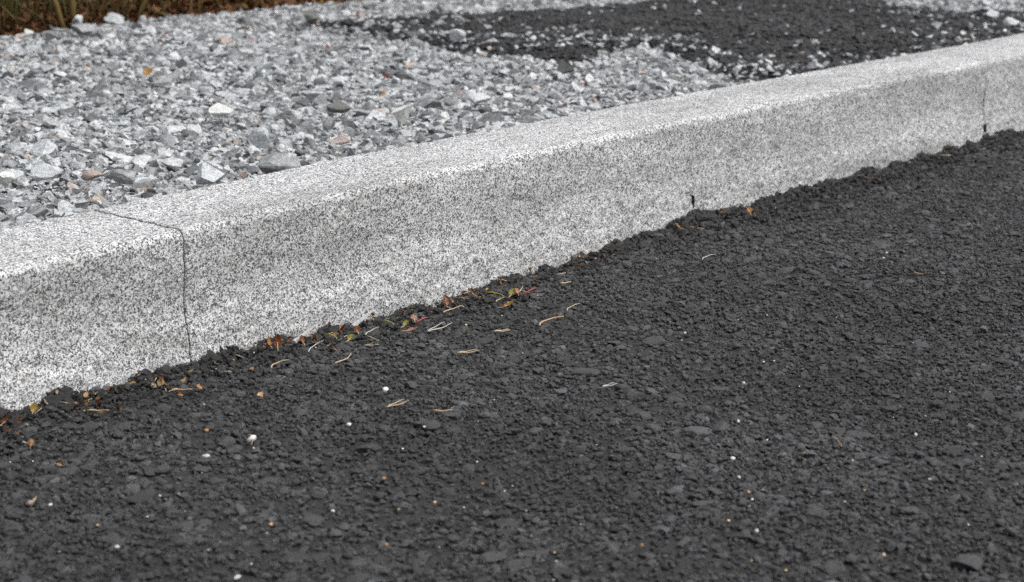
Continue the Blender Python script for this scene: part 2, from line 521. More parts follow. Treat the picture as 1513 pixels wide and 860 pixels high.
def instancer(name, protos, mat, pos, rot, scl, idx, parent, kind="stuff"):
    """one object of loose grains: shared rock shapes set on computed points"""
    me = bpy.data.meshes.new(name)
    me.vertices.add(len(pos)); me.vertices.foreach_set("co", pos.astype(np.float32).ravel())
    for an, at_, typ in (("rot", rot, 'FLOAT_VECTOR'), ("scl", scl, 'FLOAT_VECTOR')):
        a = me.attributes.new(an, typ, 'POINT'); a.data.foreach_set("vector", at_.astype(np.float32).ravel())
    a = me.attributes.new("idx", 'INT', 'POINT'); a.data.foreach_set("value", idx.astype(np.int32))
    o = link(name, me, None, parent)
    c = bpy.data.collections.new(name + "_shapes")
    for q, pm in enumerate(protos):
        if len(pm.materials) == 0: pm.materials.append(mat)
        po = bpy.data.objects.new("%s_shape_%02d" % (name, q), pm)
        c.objects.link(po)
    ng = bpy.data.node_groups.new(name, 'GeometryNodeTree')
    ng.interface.new_socket("Geometry", in_out='INPUT', socket_type='NodeSocketGeometry')
    ng.interface.new_socket("Geometry", in_out='OUTPUT', socket_type='NodeSocketGeometry')
    N, L = ng.nodes, ng.links
    gi, go = N.new("NodeGroupInput"), N.new("NodeGroupOutput")
    ip = N.new("GeometryNodeInstanceOnPoints")
    ci = N.new("GeometryNodeCollectionInfo")
    ci.inputs["Collection"].default_value = c
    ci.inputs["Separate Children"].default_value = True
    ci.inputs["Reset Children"].default_value = True
    def attr(nm, typ):
        a = N.new("GeometryNodeInputNamedAttribute"); a.data_type = typ
        a.inputs["Name"].default_value = nm
        return a.outputs["Attribute"]
    e2r = N.new("FunctionNodeEulerToRotation")
    L.new(attr("rot", 'FLOAT_VECTOR'), e2r.inputs[0])
    L.new(gi.outputs[0], ip.inputs["Points"])
    L.new(ci.outputs[0], ip.inputs["Instance"])
    ip.inputs["Pick Instance"].default_value = True
    L.new(attr("idx", 'INT'), ip.inputs["Instance Index"])
    L.new(e2r.outputs[0], ip.inputs["Rotation"])
    L.new(attr("scl", 'FLOAT_VECTOR'), ip.inputs["Scale"])
    L.new(ip.outputs[0], go.inputs[0])
    md = o.modifiers.new("grains", 'NODES'); md.node_group = ng
    tag(o, kind=kind)
    return o

def scatter(n, s0, s1, o0, o1):
    s = RNG.uniform(s0, s1, n); o = RNG.uniform(o0, o1, n)
    return KB + s[:, None] * KD + o[:, None] * KN

def in_view(P, margin=60):
    u, v, w = project(P)
    return (u > -margin) & (u < 1513 + margin) & (v > -margin) & (v < 860 + margin)

def split_out(pos, rot, scl, idx, protos, mat, parent, name, n=300):
    """the n grains that show largest become parts of their own; returns the mask of the rest"""
    u, v, w = project(pos)
    vis = (u > 5) & (u < 1508) & (v > 3) & (v < 857)
    size = np.where(vis, scl[:, 0] * scl[:, 1] / w ** 2, -1)
    pick = np.argsort(-size)[:n]
    for i in pick:
        pm = protos[int(idx[i])]
        o = link(name, pm, mat, parent)
        o.location = pos[i]; o.rotation_euler = rot[i]; o.scale = scl[i]
    rest = np.ones(len(pos), bool); rest[pick] = False
    return rest

# ------------------------------------------------------------------ asphalt surface: coated stones in the binder
agg_protos = [rock_mesh("aggregate_stone", 100 + q, 2, 8, False, 0.38, 0.8, 0.20) for q in range(14)]
def road_grains():
    Ps, Rr, Ss = [], [], []
    for cls, (dens, r0, r1, margin, flat) in enumerate(((50000, 0.0012, 0.0027, 200, 0.85), (11500, 0.0026, 0.0054, 240, 0.66), (2100, 0.0052, 0.0095, 280, 0.5), (260, 0.009, 0.0145, 300, 0.40))):
        area = 5.4 * 3.2
        P = scatter(int(dens * area), -1.3, 4.1, -3.2, -0.001)
        P = P[in_view(np.c_[P, np.zeros(len(P))], margin)]
        n = len(P)
        # patches where the mix is coarser or finer
        m = fbm(np.c_[P * 5.0, np.zeros(n)], 2, 60 + cls)
        keep = RNG.uniform(size=n) < np.clip(0.8 + 0.9 * m, 0.4, 1)
        P = P[keep]; n = len(P)
        r = r0 + (r1 - r0) * RNG.uniform(size=n) ** 1.6
        a = r * RNG.uniform(0.9, 1.35, n); b = r * RNG.uniform(0.7, 1.05, n); c = r * flat * RNG.uniform(0.75, 1.25, n)
        top = road_z(P) + 0.0032 + RNG.normal(size=n) * (0.0012 + 0.00035 * cls)
        Ps.append(np.c_[P, top - c]); Ss.append(np.c_[a, b, c])
        Rr.append(np.c_[RNG.normal(size=(n, 2)) * 0.24 / (1 + 0.6 * cls), RNG.uniform(0, 6.283, n)])
    return np.concatenate(Ps), np.concatenate(Rr), np.concatenate(Ss)
pos, rot, scl = road_grains()
idx = RNG.integers(0, len(agg_protos), len(pos))
rest = split_out(pos, rot, scl, idx, agg_protos, M['aggregate'], road, "aggregate_stone", 290)
instancer("asphalt_aggregate", agg_protos, M['aggregate'], pos[rest], rot[rest], scl[rest], idx[rest], road)
print("road grains", len(pos))

# crumbs of asphalt heaped against the foot of the kerb
lump_protos = [rock_mesh("asphalt_lump", 300 + q, 3, 8, False, 0.35, 0.75, 0.35) for q in range(8)]
def crumbs():
    P, Rr, S = [], [], []
    def put(s, d, r, z, flat=(.55, .95)):
        q = kerb_xy(s, -d)
        P.append((q[0], q[1], z)); S.append((r * random.uniform(.85, 1.45), r * random.uniform(.7, 1.1), r * random.uniform(*flat)))
        Rr.append((random.uniform(-.6, .6), random.uniform(-.6, .6), random.uniform(0, 6.28)))
    # ragged line of broken mix, standing higher in clumps
    for _ in range(2800):
        s = random.uniform(-0.98, 3.2)
        cl = 0.5 + 0.5 * float(vnoise(np.array([[s * 38.0, 1.0, 2.0]]), 90)[0])
        e = float(edge_z(s))
        d = 0.003 + abs(random.gauss(0, 0.011))
        r = random.uniform(0.0022, 0.0062) * (0.75 + 0.6 * cl)
        put(s, d, r, e - r * 0.5 + (cl - 0.45) * 0.019 * max(0, 1 - d / 0.03) + random.uniform(-0.002, 0.002))
    for s, d, r in ((-0.19, .012, .013), (-0.05, .012, .010), (0.01, .012, .011), (0.11, .010, .010), (0.20, .016, .014), (0.30, .016, .013), (0.335, .011, .010), (0.43, .014, .012), (0.49, .013, .014), (0.56, .010, .012), (0.62, .016, .011), (0.78, .014, .013), (0.93, .012, .011), (1.06, .013, .013), (1.10, .012, .012), (1.36, .010, .012), (1.52, .012, .012), (1.9, .012, .010), (2.1, .012, .011)):
        for _k in range(5):
            put(s + random.gauss(0, .009), d + random.uniform(-.003, .012), r * random.uniform(.35, .72), float(edge_z(s)) + r * random.uniform(-.2, .35), (.6, .9))
    for _ in range(2400):
        s = random.uniform(-0.98, 3.2); d = abs(random.gauss(0, 0.045)) + 0.012
        r = random.uniform(0.0018, 0.0050)
        zr = float(edge_z(s)) * max(0, 1 - d / 0.07)
        put(s, d, r, zr + random.uniform(-.001, .0015))
    return np.array(P), np.array(Rr), np.array(S)
pos, rot, scl = crumbs()
idx = RNG.integers(0, len(lump_protos), len(pos))
rest = split_out(pos, rot, scl, idx, lump_protos, M['fresh_mix'], road, "asphalt_lump", 280)
instancer("asphalt_crumbs", lump_protos, M['fresh_mix'], pos[rest], rot[rest], scl[rest], idx[rest], road)

# ------------------------------------------------------------------ asphalt path behind the gravel
ZP = 0.146
path_px = [(440, 26), (505, 36), (565, 44), (630, 58), (700, 66), (760, 66), (800, 74), (870, 80), (905, 64), (945, 58), (1000, 66), (1050, 90), (1115, 107), (1180, 107)]
path_px_top = [(440, 24), (500, 22), (560, 19), (640, 18), (720, 13), (800, 9), (880, 5), (930, -1), (980, -14)]
lower = [at(x, y, ZP).to_2d()[:] for x, y in path_px]
upper = [at(x, y, ZP).to_2d()[:] for x, y in path_px_top]
kback = [tuple(kerb_xy(s, KW + 0.006)) for s in (1.55, 3.0, 5.0)]
far_edge = [at(1513, 14, ZP).to_2d()[:], at(1440, 14, ZP).to_2d()[:], at(1380, 6, ZP).to_2d()[:], at(1330, -4, ZP).to_2d()[:]]
PATH = np.array(lower + kback + [tuple(kerb_xy(5.0, 0.9))] + far_edge + [at(1200, -22, ZP).to_2d()[:], at(1080, -20, ZP).to_2d()[:]] + upper[::-1])
def inside(P, poly):
    x, y = P[:, 0], P[:, 1]
    c = np.zeros(len(P), bool)
    for i in range(len(poly)):
        x0, y0 = poly[i]; x1, y1 = poly[i - 1]
        with np.errstate(divide='ignore', invalid='ignore'):
            t = ((y0 > y) != (y1 > y)) & (x < (x1 - x0) * (y - y0) / (y1 - y0 + 1e-12) + x0)
        c ^= t
    return c
def path_dist(P):
    """signed distance to the path's edge, positive on the path"""
    d = np.full(len(P), 1e9)
    for i in range(len(PATH)):
        a, b = PATH[i - 1], PATH[i]
        ab = b - a
        t = np.clip(((P - a) @ ab) / (ab @ ab + 1e-12), 0, 1)
        d = np.minimum(d, np.linalg.norm(P - a - t[:, None] * ab, axis=1))
    return np.where(inside(P, PATH), d, -d)

def path_z(P):
    d = path_dist(P)
    p3 = np.c_[P[:, 0], P[:, 1], np.zeros(len(P))]
    return 0.100 + 0.036 * np.clip((d + 0.05) / 0.10, 0, 1) + 0.011 * fbm(p3 * 13, 3, 41) + 0.012 * np.clip(fbm(p3 * 3, 2, 43), -1, 1)
path_protos = [rock_mesh("path_stone", 100 + q, 2, 8, False, 0.38, 0.8, 0.20) for q in range(14)]
path = so_sheet("asphalt_path", 0.4, 5.0, KW + 0.006, 3.4, 0.012, path_z, M['asphalt'])
tag(path, kind="structure")
P = scatter(260000, 0.5, 4.6, KW + 0.006, 3.2)
P = P[in_view(np.c_[P, np.full(len(P), ZP)], 200)]
P = P[path_dist(P) > -0.02]
n = len(P)
r = 0.0022 + 0.006 * RNG.uniform(size=n) ** 2.2
scl = np.c_[r * RNG.uniform(.9, 1.4, n), r, r * RNG.uniform(.4, .8, n)]
pos = np.c_[P, path_z(P) + 0.001 + RNG.normal(size=n) * 0.0012]
rot = np.c_[RNG.normal(size=(n, 2)) * 0.25, RNG.uniform(0, 6.283, n)]
idx = RNG.integers(0, len(agg_protos), n)
instancer("path_aggregate", path_protos, M['fresh_mix'], pos, rot, scl, idx, path)
print("path grains", n)

# ------------------------------------------------------------------ gravel
VERGE_A, VERGE_B = at(0, 49, 0.142).to_2d(), at(480, 4, 0.142).to_2d()
VD = np.array((VERGE_B - VERGE_A).normalized()[:]); VN = np.array([-VD[1], VD[0]])
def beyond_verge(P): return (P - np.array(VERGE_A[:])) @ VN

STONES = [
 (592, 181, 27, 30, 'white_stone', "angular white stone standing tallest in the gravel above the middle kerb stone"),
 (327, 171, 42, 20, 'white_stone', "broad smooth white stone in the gravel left of centre"),
 (68, 266, 52, 26, 'pale_stone', "large pale bluish-grey wedge stone in the left gravel"),
 (307, 272, 46, 36, 'pale_stone', "chunky pale grey boulder close behind the kerb, near the dark hollow"),
 (412, 258, 66, 36, 'grey_stone', "large grey stone overhanging a black hollow beside the kerb"),
 (384, 216, 32, 32, 'pale_stone', "blocky light grey stone among small stones above the dark hollow"),
 (8, 274, 26, 24, 'white_stone', "whitish stone at the left edge of the gravel"),
 (836, 108, 26, 24, 'dark_stone', "dark olive-grey stone in the gravel near the right asphalt edge"),
 (460, 33, 25, 20, 'dark_stone', "dark pyramid-shaped stone at the back left of the asphalt path"),
 (531, 27, 14, 13, 'pink_stone', "small pale pink stone on the tip of the asphalt path"),
 (676, 60, 25, 20, 'pale_stone', "light grey stone on the lower edge of the far asphalt path"),
 (120, 50, 42, 17, 'grey_stone', "big grey stone near the verge at the upper left"),
 (113, 38, 20, 18, 'pale_stone', "pale pointed stone at the verge on the upper left"),
 (168, 34, 32, 14, 'pale_stone', "pale low stone on the crest beside the dark verge"),
 (1468, 27, 22, 15, 'pale_stone', "rounded light grey stone on the path by the upper right corner, right of its pair"),
 (1496, 40, 27, 15, 'pale_stone', "rounded grey stone on the path nearest the upper right corner"),
 (190, 118, 18, 9, 'pale_stone', "long pale bluish stone left of the orange leaf in the gravel"),
 (231, 114, 24, 14, 'white_stone', "white stone directly in front of the orange leaf in the gravel"),
 (502, 212, 30, 16, 'pink_stone', "pinkish stone lying near the white standing stone in the gravel"),
 (136, 265, 36, 17, 'red_stone', "reddish-brown stone in the left gravel right of the wedge stone"),
 (705, 151, 40, 15, 'pale_stone', "long pale grey slab in the gravel above the middle kerb stone"),
 (750, 150, 19, 14, 'white_stone', "small white stone just right of the long pale slab"),
 (665, 155, 22, 14, 'grey_stone', "tan-grey stone just left of the long pale slab"),
 (500, 165, 40, 18, 'dark_stone', "dark slanted stone left of the white standing stone"),
 (182, 270, 40, 22, 'grey_stone', "grey stone with a flat pale top in the lower left gravel"),
]
def stone_level(px, py): return 0.152 if (px, py) == (412, 258) else 0.140 if py > 60 or px < 450 else 0.146
CLEAR = [(at(px, py - h * .3, stone_level(px, py)).to_2d()[:], w) for px, py, w, h, *_ in STONES]
CLEAR += [(HOLLOW, 66)]
CLEAR += [(at(px, py, 0.147).to_2d()[:], 16) for px, py in ((214, 106), (240, 52), (567, 114), (567, 138), (484, 71), (76, 200))]

rock_protos = [rock_mesh("gravel_stone", 500 + q, 3, 7 + q % 4, False, 0.22, 0.62, 0.10) for q in range(24)]
def gravel():
    Ps, Rr, Ss = [], [], []
    for cls, (dens, r0, r1, pw) in enumerate(((22000, 0.0016, 0.0042, 1.3), (16000, 0.0033, 0.0074, 1.5), (1900, 0.0068, 0.0124, 1.8), (110, 0.0120, 0.019, 1.6))):
        P = scatter(int(dens * 6.0 * 4.6), -1.2, 4.8, KW + 0.005, KW + 4.6)
        P = P[in_view(np.c_[P, np.full(len(P), 0.14)], 200 + 30 * cls)]
        n = len(P)
        bv = beyond_verge(P)
        pd = path_dist(P) + 0.03 * fbm(np.c_[P * 9, np.zeros(n)], 3, 70)
        u = RNG.uniform(size=n)
        m = fbm(np.c_[P * 3.2, np.zeros(n)], 2, 80)
        # a strip at the back left where the stones are small
        s_, o_ = kerb_so(P)
        coarse = np.clip(1.0 + 0.6 * m - 0.28 * np.clip(o_ - 0.6, 0, 2), 0.2, 1.4)
        keep = (u < (1.0 if cls < 1 else coarse / 1.4 + 0.25)) & (bv < 0.02 + 0.02 * m)
        spill = np.where(pd > 0, np.exp(-np.abs(pd) / 0.09) * np.clip(0.55 + 1.3 * m, 0.1, 1) * (0.03 if cls == 0 else 0.20) + 0.004 * (cls > 0), 1.0)
        keep &= RNG.uniform(size=n) < spill
        P = P[keep]; n = len(P)
        r = r0 + (r1 - r0) * RNG.uniform(size=n) ** pw
        a = r * RNG.uniform(1.0, 1.6, n); b = r * RNG.uniform(0.75, 1.15, n); c = r * RNG.uniform(0.45, 0.95, n)
        _, o = kerb_so(P)
        ok = o > KW + a * 0.9 + 0.004
        if cls > 0:
            dist = np.linalg.norm(P, axis=1)
            for c_, w_ in CLEAR:
                ok &= np.linalg.norm(P - np.array(c_), axis=1) > w_ * 0.45 * math.hypot(*c_) / FPX + a * 0.7
        P, a, b, c = P[ok], a[ok], b[ok], c[ok]; n = len(P)
        pdist = path_dist(P)
        zb = np.where(pdist > -0.01, np.maximum(path_z(P) + 0.003, gravel_z(P) - 0.004 * (pdist < 0.02)), gravel_z(P))
        z = zb + c * RNG.uniform(-0.1, 0.9, n) + (0.0 if cls == 0 else 0.001)
        Ps.append(np.c_[P, z]); Ss.append(np.c_[a, b, c])
        Rr.append(np.c_[RNG.normal(size=(n, 2)) * 0.30, RNG.uniform(0, 6.283, n)])
    return np.concatenate(Ps), np.concatenate(Rr), np.concatenate(Ss)
pos, rot, scl = gravel()
idx = RNG.integers(0, len(rock_protos), len(pos))
rest = split_out(pos, rot, scl, idx, rock_protos, M['stone'], bed, "gravel_stone", 295)
instancer("gravel", rock_protos, M['stone'], pos[rest], rot[rest], scl[rest], idx[rest], bed)
print("gravel", len(pos))

# stones that stand out of the gravel: photo spot of the foot, half sizes in px, material, height level
def loose_stone(px, py, w, h, mat, label, z=0.145, seed=0, name="stone", depth=0.8, group=None, tilt=0.15, cat="stone", smooth=False, cuts=9):
    p = at(px, py, z)
    dist = project(np.array([[p.x, p.y, p.z]]))[2][0]
    mpp = dist / FPX
    me = rock_mesh(name, 900 + seed, 3, cuts, smooth, 0.5 if smooth else 0.26, 0.85 if smooth else 0.66, 0.10)
    rr = random.Random(seed)
    a, c = w * mpp / 2, h * mpp / 2
    T = Matrix.Diagonal((a, a * depth, c, 1))
    Q = Euler((rr.uniform(-tilt, tilt), rr.uniform(-tilt, tilt), rr.uniform(-.5, .5))).to_matrix().to_4x4()
    me.transform(Q @ T)
    zs = [v.co.z for v in me.vertices]
    me.transform(Matrix.Translation((0, a * depth * .3, -min(zs))))
    o = link(name, me, M[mat], None, (p.x, p.y, z - 0.12 * (max(zs) - min(zs))))
    return tag(o, label, cat, group)

for q, (px, py, w, h, mat, lab) in enumerate(STONES):
    loose_stone(px, py, w, h, mat, lab, stone_level(px, py), 40 + q, "stone", 0.75)

# ------------------------------------------------------------------ verge at the back left: bank, litter, grass, shrubs
def verge_pt(a, b): return np.array(VERGE_A[:]) + VD * a + VN * b
a = np.arange(-1.6, 1.9, 0.05); b = np.concatenate([np.arange(-0.02, 1.0, 0.05), np.arange(1.0, 3.2, 0.2)])
A, B = np.meshgrid(a, b, indexing='ij')
P = np.array(VERGE_A[:]) + A.reshape(-1, 1) * VD + B.reshape(-1, 1) * VN
z = 0.12 + 0.30 * np.clip(B.ravel(), 0, 3) ** 1.1 + 0.02 * fbm(np.c_[P * 6, P[:, :1] * 0], 3, 15)
bank = link("bank", mesh_np("bank", np.c_[P, z], grid_faces(len(a), len(b))), M['soil'])
tag(bank, kind="structure")

def leaf_mesh(name, L, W, curl, bend, seed, nu=9, nv=5, thick=0.0005, lobed=0.0):
    """a curled leaf blade with thickness, base at the origin, pointing along +Y"""
    r = random.Random(seed)
    bm = bmesh.new()
    top = []
    for i in range(nu):
        t = i / (nu - 1)
        w = W * 0.5 * (math.sin(math.pi * t ** 0.8) ** 0.75 + 0.03) * (1 + lobed * (math.sin(t * 21 + seed) + r.uniform(-1, 1)))
        ang = bend * t
        yy = L * (math.sin(ang) / bend if abs(bend) > 1e-3 else t)
        zz = L * ((1 - math.cos(ang)) / bend if abs(bend) > 1e-3 else 0)
        row = []
        for j in range(nv):
            s = 2 * j / (nv - 1) - 1
            x = w * s
            zc = curl * abs(s) ** 1.5 * w + r.uniform(-1, 1) * 0.07 * W
            row.append(bm.verts.new((x, yy - math.sin(ang) * zc, zz + math.cos(ang) * zc)))
        top.append(row)
    for i in range(nu - 1):
        for j in range(nv - 1):
            bm.faces.new((top[i][j], top[i][j + 1], top[i + 1][j + 1], top[i + 1][j]))
    bmesh.ops.solidify(bm, geom=bm.faces[:], thickness=thick)
    bmesh.ops.recalc_face_normals(bm, faces=bm.faces)
    for f in bm.faces: f.smooth = True
    me = bpy.data.meshes.new(name); bm.to_mesh(me); bm.free()
    return me

def tube_mesh(name, paths, sides=6, twist=0):
    """tapered round strands; each path is a list of (x, y, z, radius)"""
    bm = bmesh.new()
    for pts in paths:
        rings = []
        for i, (x, y, z, rad) in enumerate(pts):
            p = Vector((x, y, z))
            q0 = Vector(pts[max(0, i - 1)][:3]); q1 = Vector(pts[min(len(pts) - 1, i + 1)][:3])
            d = (q1 - q0).normalized()
            u = d.orthogonal().normalized() if abs(d.z) > 0.9 else d.cross(Vector((0, 0, 1))).normalized()
            w = d.cross(u)
            rings.append([bm.verts.new(p + (u * math.cos(2 * math.pi * k / sides) + w * math.sin(2 * math.pi * k / sides)) * rad) for k in range(sides)])
        for r0, r1 in zip(rings[:-1], rings[1:]):
            for k in range(sides):
                bm.faces.new((r0[k], r0[(k + 1) % sides], r1[(k + 1) % sides], r1[k]))
        bm.faces.new(rings[0][::-1]); bm.faces.new(rings[-1])
    bmesh.ops.recalc_face_normals(bm, faces=bm.faces)
    for f in bm.faces: f.smooth = True
    me = bpy.data.meshes.new(name); bm.to_mesh(me); bm.free()
    return me

lit_protos = [leaf_mesh("litter_leaf", 0.05, 0.028, random.uniform(-.8, .8), random.uniform(-1.2, 1.4), q) for q in range(8)]
n = 9000
aa = RNG.uniform(-1.4, 1.7, n); bb = np.abs(RNG.normal(size=n)) * 0.5 + 0.03
P = np.array(VERGE_A[:]) + aa[:, None] * VD + bb[:, None] * VN
z = 0.125 + 0.30 * bb ** 1.1 + RNG.uniform(0, 0.025, n)
instancer("leaf_litter", lit_protos, M['litter'], np.c_[P, z], np.c_[RNG.normal(size=(n, 2)) * 0.7, RNG.uniform(0, 6.28, n)], np.repeat(RNG.uniform(.3, .7, n)[:, None], 3, 1), RNG.integers(0, 8, n), None)
tag(bpy.data.objects["leaf_litter"], "brown fallen leaves covering the bank behind the gravel", "leaf litter", None, "stuff")

blades = []
for q in range(900):
    a_, b_ = random.uniform(-0.9, 1.5), abs(random.gauss(0, 0.35)) + 0.04
    if random.random() < 0.45: a_ = random.gauss(0.05, 0.25)
    p = verge_pt(a_, b_); z0 = 0.11 + 0.30 * b_ ** 1.1
    hgt = random.uniform(0.08, 0.32); lx, ly = random.gauss(0, .09), random.gauss(0, .06)
    r0 = random.uniform(0.0012, 0.0028)
    blades.append([(p[0] + lx * t * t, p[1] + ly * t * t, z0 + hgt * t, r0 * (1.05 - t)) for t in (0, .35, .7, 1.0)])
tag(link("dry_grass", tube_mesh("dry_grass", blades, 3), M['grass']), "olive and brown dry grass growing on the bank", "grass", None, "stuff")

def shrub(px, depth, label, seed, lean=0.0, thick=0.008, n_st=5, hh=0.75):
    r = random.Random(seed)
    base = at(px, 40, 0.142)
    p0 = np.array([base.x, base.y]) * (1 + depth / base.y)
    b_ = float(beyond_verge(p0[None])[0]); z0 = 0.10 + 0.30 * max(b_, 0) ** 1.1
    t = empty("shrub", (p0[0], p0[1], z0))
    tag(t, label, "shrub", "shrubs on the bank")
    tips = []
    for s in range(n_st):
        ax, ay = (r.gauss(lean, .22), r.gauss(0, .22)) if s else (lean, 0)
        th = thick * (1 if s == 0 else r.uniform(.4, .8))
        ox, oy = (r.gauss(0, .05), r.gauss(0, .04)) if s else (0, 0)
        pts = [(ox + ax * u * hh + r.gauss(0, .006) * (u > 0), oy + ay * u * hh, hh * u - 0.02, th * (1.15 - u)) for u in (0, .12, .25, .4, .6, .8, 1.0)]
        link("stem", tube_mesh("stem", [pts], 7), M['bark'], t)
        tips += [q for q in pts[2:]]
    fl = bmesh.new()
    for q in range(130):
        c = Vector(r.choice(tips)[:3]) + Vector((r.gauss(0, .07), r.gauss(0, .07), r.gauss(0, .06)))
        if c.z < 0.05: c.z = 0.05 + r.random() * .1
        e = Euler((r.uniform(-1, 1), r.uniform(-1, 1), r.uniform(0, 6.28))).to_matrix()
        l = r.uniform(.012, .028)
        vs = [fl.verts.new(c + e @ Vector(v)) for v in ((0, 0, 0), (l * .4, l * .5, l * .1), (0, l, 0), (-l * .4, l * .5, l * .1))]
        fl.faces.new(vs)
    me = bpy.data.meshes.new("foliage"); fl.to_mesh(me); fl.free()
    tag(link("foliage", me, M['hedgeleaf'], t), kind="stuff")
shrub(104, 0.10, "upright shrub with an olive mossy stem behind the upper left gravel", 1, 0.0, 0.009, 2)
shrub(186, 0.14, "shrub with a slanting thin olive stem right of the upright one", 2, 0.5, 0.005, 3)
shrub(20, 0.22, "dark shrub at the upper left corner", 3, -0.1, 0.004, 4)
shrub(290, 0.35, "dark brown shrub in the middle of the bank", 4, 0.1, 0.004, 3)
shrub(400, 0.45, "farthest dark brown shrub where the bank meets the far gravel", 5, -0.2, 0.004, 3)

# ------------------------------------------------------------------ litter on the asphalt
def mpp_at(p): return float(project(np.array([[p.x, p.y, p.z]]))[2][0]) / FPX

def strand(name, px0, px1, label, mat='straw', rad=0.0007, bow=0.12, z=0.003, pair=False, lift=0.0, cat="pine needle", group=None, seg=7):
    """a needle or stalk lying between two spots of the ground"""
    p0, p1 = at(*px0, z), at(*px1, z)
    d = p1 - p0; n = Vector((-d.y, d.x, 0))
    def pts(b, e):
        out = []
        for i in range(seg):
            t = i / (seg - 1)
            q = d * t + n * (b * 4 * t * (1 - t)) + e * t
            out.append((q.x, q.y, 0.0012 + lift * math.sin(math.pi * t) + 0.0005 * math.sin(t * 9), rad * 0.8 * (1.0 - 0.55 * t)))
        return out
    paths = [pts(bow, Vector((0, 0, 0)))]
    if pair: paths.append(pts(bow - 0.10, n * -0.22))
    o = link(name, tube_mesh(name, paths, 6), M[mat], None, (p0.x, p0.y, z))
    return tag(o, label, cat, group)

NEEDLES = [
 ((572, 603), (597, 592), 'straw', "pair of straw-coloured pine needles on open asphalt below the middle kerb stone", True, 0.05, .0008),
 ((797, 482), (833, 469), 'straw_brown', "long curved tan needle on the asphalt under the middle kerb stone's right half", False, 0.16, .0014),
 ((838, 460), (857, 450), 'straw', "short pale needle just above the long curved tan needle", False, 0.12, .0009),
 ((890, 573), (908, 567), 'straw_pale', "forked pale needle lying alone at the centre right of the asphalt", True, 0.06, .0008),
 ((1038, 385), (1058, 377), 'straw_pale', "short cream needle alone on the asphalt right of centre", False, 0.15, .0010),
 ((641, 608), (668, 607), 'straw_brown', "brown needle lying flat right of the needle pair", False, -0.12, .0010),
 ((676, 523), (704, 518), 'straw', "bundle of pale needles on the asphalt at the picture's middle", True, 0.04, .0009),
 ((632, 491), (657, 477), 'straw_pale', "straight bleached pair of needles near the red stalk", True, 0.03, .0010),
 ((401, 545), (427, 533), 'straw', "curved straw needle below the brown standing leaf", False, 0.18, .0010),
 ((495, 538), (519, 523), 'straw', "bent straw needle right of the brown standing leaf", False, -0.10, .0010),
 ((456, 521), (478, 505), 'straw_pale', "grey straight stalk leaning near the left grey splinter", False, 0.08, .0009),
 ((540, 496), (560, 485), 'straw_pale', "grey straight stalk near the right grey splinter", False, 0.08, .0009),
 ((129, 608), (161, 608), 'straw_brown', "rusty flat needle among husks at the lower left kerb foot", False, 0.03, .0012),
 ((254, 577), (284, 577), 'straw_brown', "rusty flat needle below the first kerb joint", False, 0.03, .0012),
 ((33, 655), (44, 656), 'straw_pale', "short white needle at the far left of the asphalt", False, 0.0, .0008),
 ((730, 491), (752, 488), 'straw', "pale short needle below the olive leaf group", True, 0.05, .0010),
 ((828, 420), (844, 418), 'straw', "pale needle near the dark crumbs right of the olive leaf", False, 0.06, .0011),
 ((655, 463), (684, 453), 'straw', "long yellowish stalk beside the crumpled pink leaf", False, 0.05, .0010),
 ((1018, 336), (1040, 339), 'straw_brown', "tan needle at the foot of the kerb near the second joint", False, -0.05, .0010),
 ((1265, 260), (1287, 265), 'straw_brown', "tan needle at the kerb foot on the right", False, 0.08, .0012),
 ((1350, 404), (1364, 407), 'straw_brown', "small bent brown needle on the right asphalt", False, 0.10, .0010),
 ((1230, 647), (1243, 662), 'straw_brown', "thin reddish needle on the lower right asphalt", False, 0.08, .0006),
 ((542, 498), (560, 505), 'straw', "crossing straw bit below the olive leaf on the left", False, 0.05, .0008),
 ((733, 447), (745, 441), 'straw', "small straw near the orange flake heap", False, 0.1, .0009),
 ((538, 512), (560, 511), 'straw', "thin straw lying below the grey splinters", False, 0.05, .0008),
]
for px0, px1, mat, lab, pair, bow, rad in NEEDLES:
    strand("pine_needle", px0, px1, lab, mat, rad, bow, 0.003, pair)

def leaf(px, py, L, W, mat, label, yaw=0.0, curl=0.4, bend=0.8, roll=0.0, tilt=0.0, z=0.004, seed=0, stalk=True, lobed=0.28):
    p = at(px, py, z); m = mpp_at(p)
    L *= m * 0.88; W *= m * 0.88
    t = empty("leaf", p)
    me = leaf_mesh("blade", L, W, curl, bend, seed, 9, 5, 0.0006, lobed)
    b = link("blade", me, M[mat], t)
    st = tube_mesh("stalk", [[(0, -L * .45, 0.0005, .0005), (L * .03, -L * .2, .001, .0005), (0, 0, 0, .0006), (0, L * .35, L * .35 * .35 * bend * .5 + .0006, .0004)]], 5)
    link("stalk", st, M['straw_brown'], t)
    t.rotation_euler = Euler((tilt, roll, yaw))
    return tag(t, label, "leaf", "fallen leaves")

leaf(410, 513, 24, 15, 'rust', "rust-brown curled leaf standing upright against the kerb foot", 0.3, 0.5, 0.5, 0.1, 1.25, 0.004, 1)
leaf(399, 511, 17, 13, 'orange', "amber leaf tucked behind the standing brown leaf", 0.9, 0.5, 0.9, 0.2, 0.7, 0.003, 2)
leaf(2, 628, 26, 16, 'rust', "rusty orange leaf at the left edge against the kerb", -0.9, 0.6, 1.2, 0.1, 0.3, 0.006, 3)
leaf(48, 610, 20, 11, 'yellow', "yellow-brown leaf leaning on the kerb at the lower left", 0.2, 0.6, 0.7, 0.3, 0.9, 0.003, 4)
leaf(596, 482, 16, 12, 'olive', "olive-yellow leaf scrap by the kerb, left of the red stalk", -0.6, 0.5, 0.6, 0.2, 0.35, 0.006, 5)
leaf(515, 503, 15, 11, 'olive', "olive-yellow leaf scrap by the kerb, between the grey splinters", -0.6, 0.5, 0.6, 0.2, 0.35, 0.006, 6)
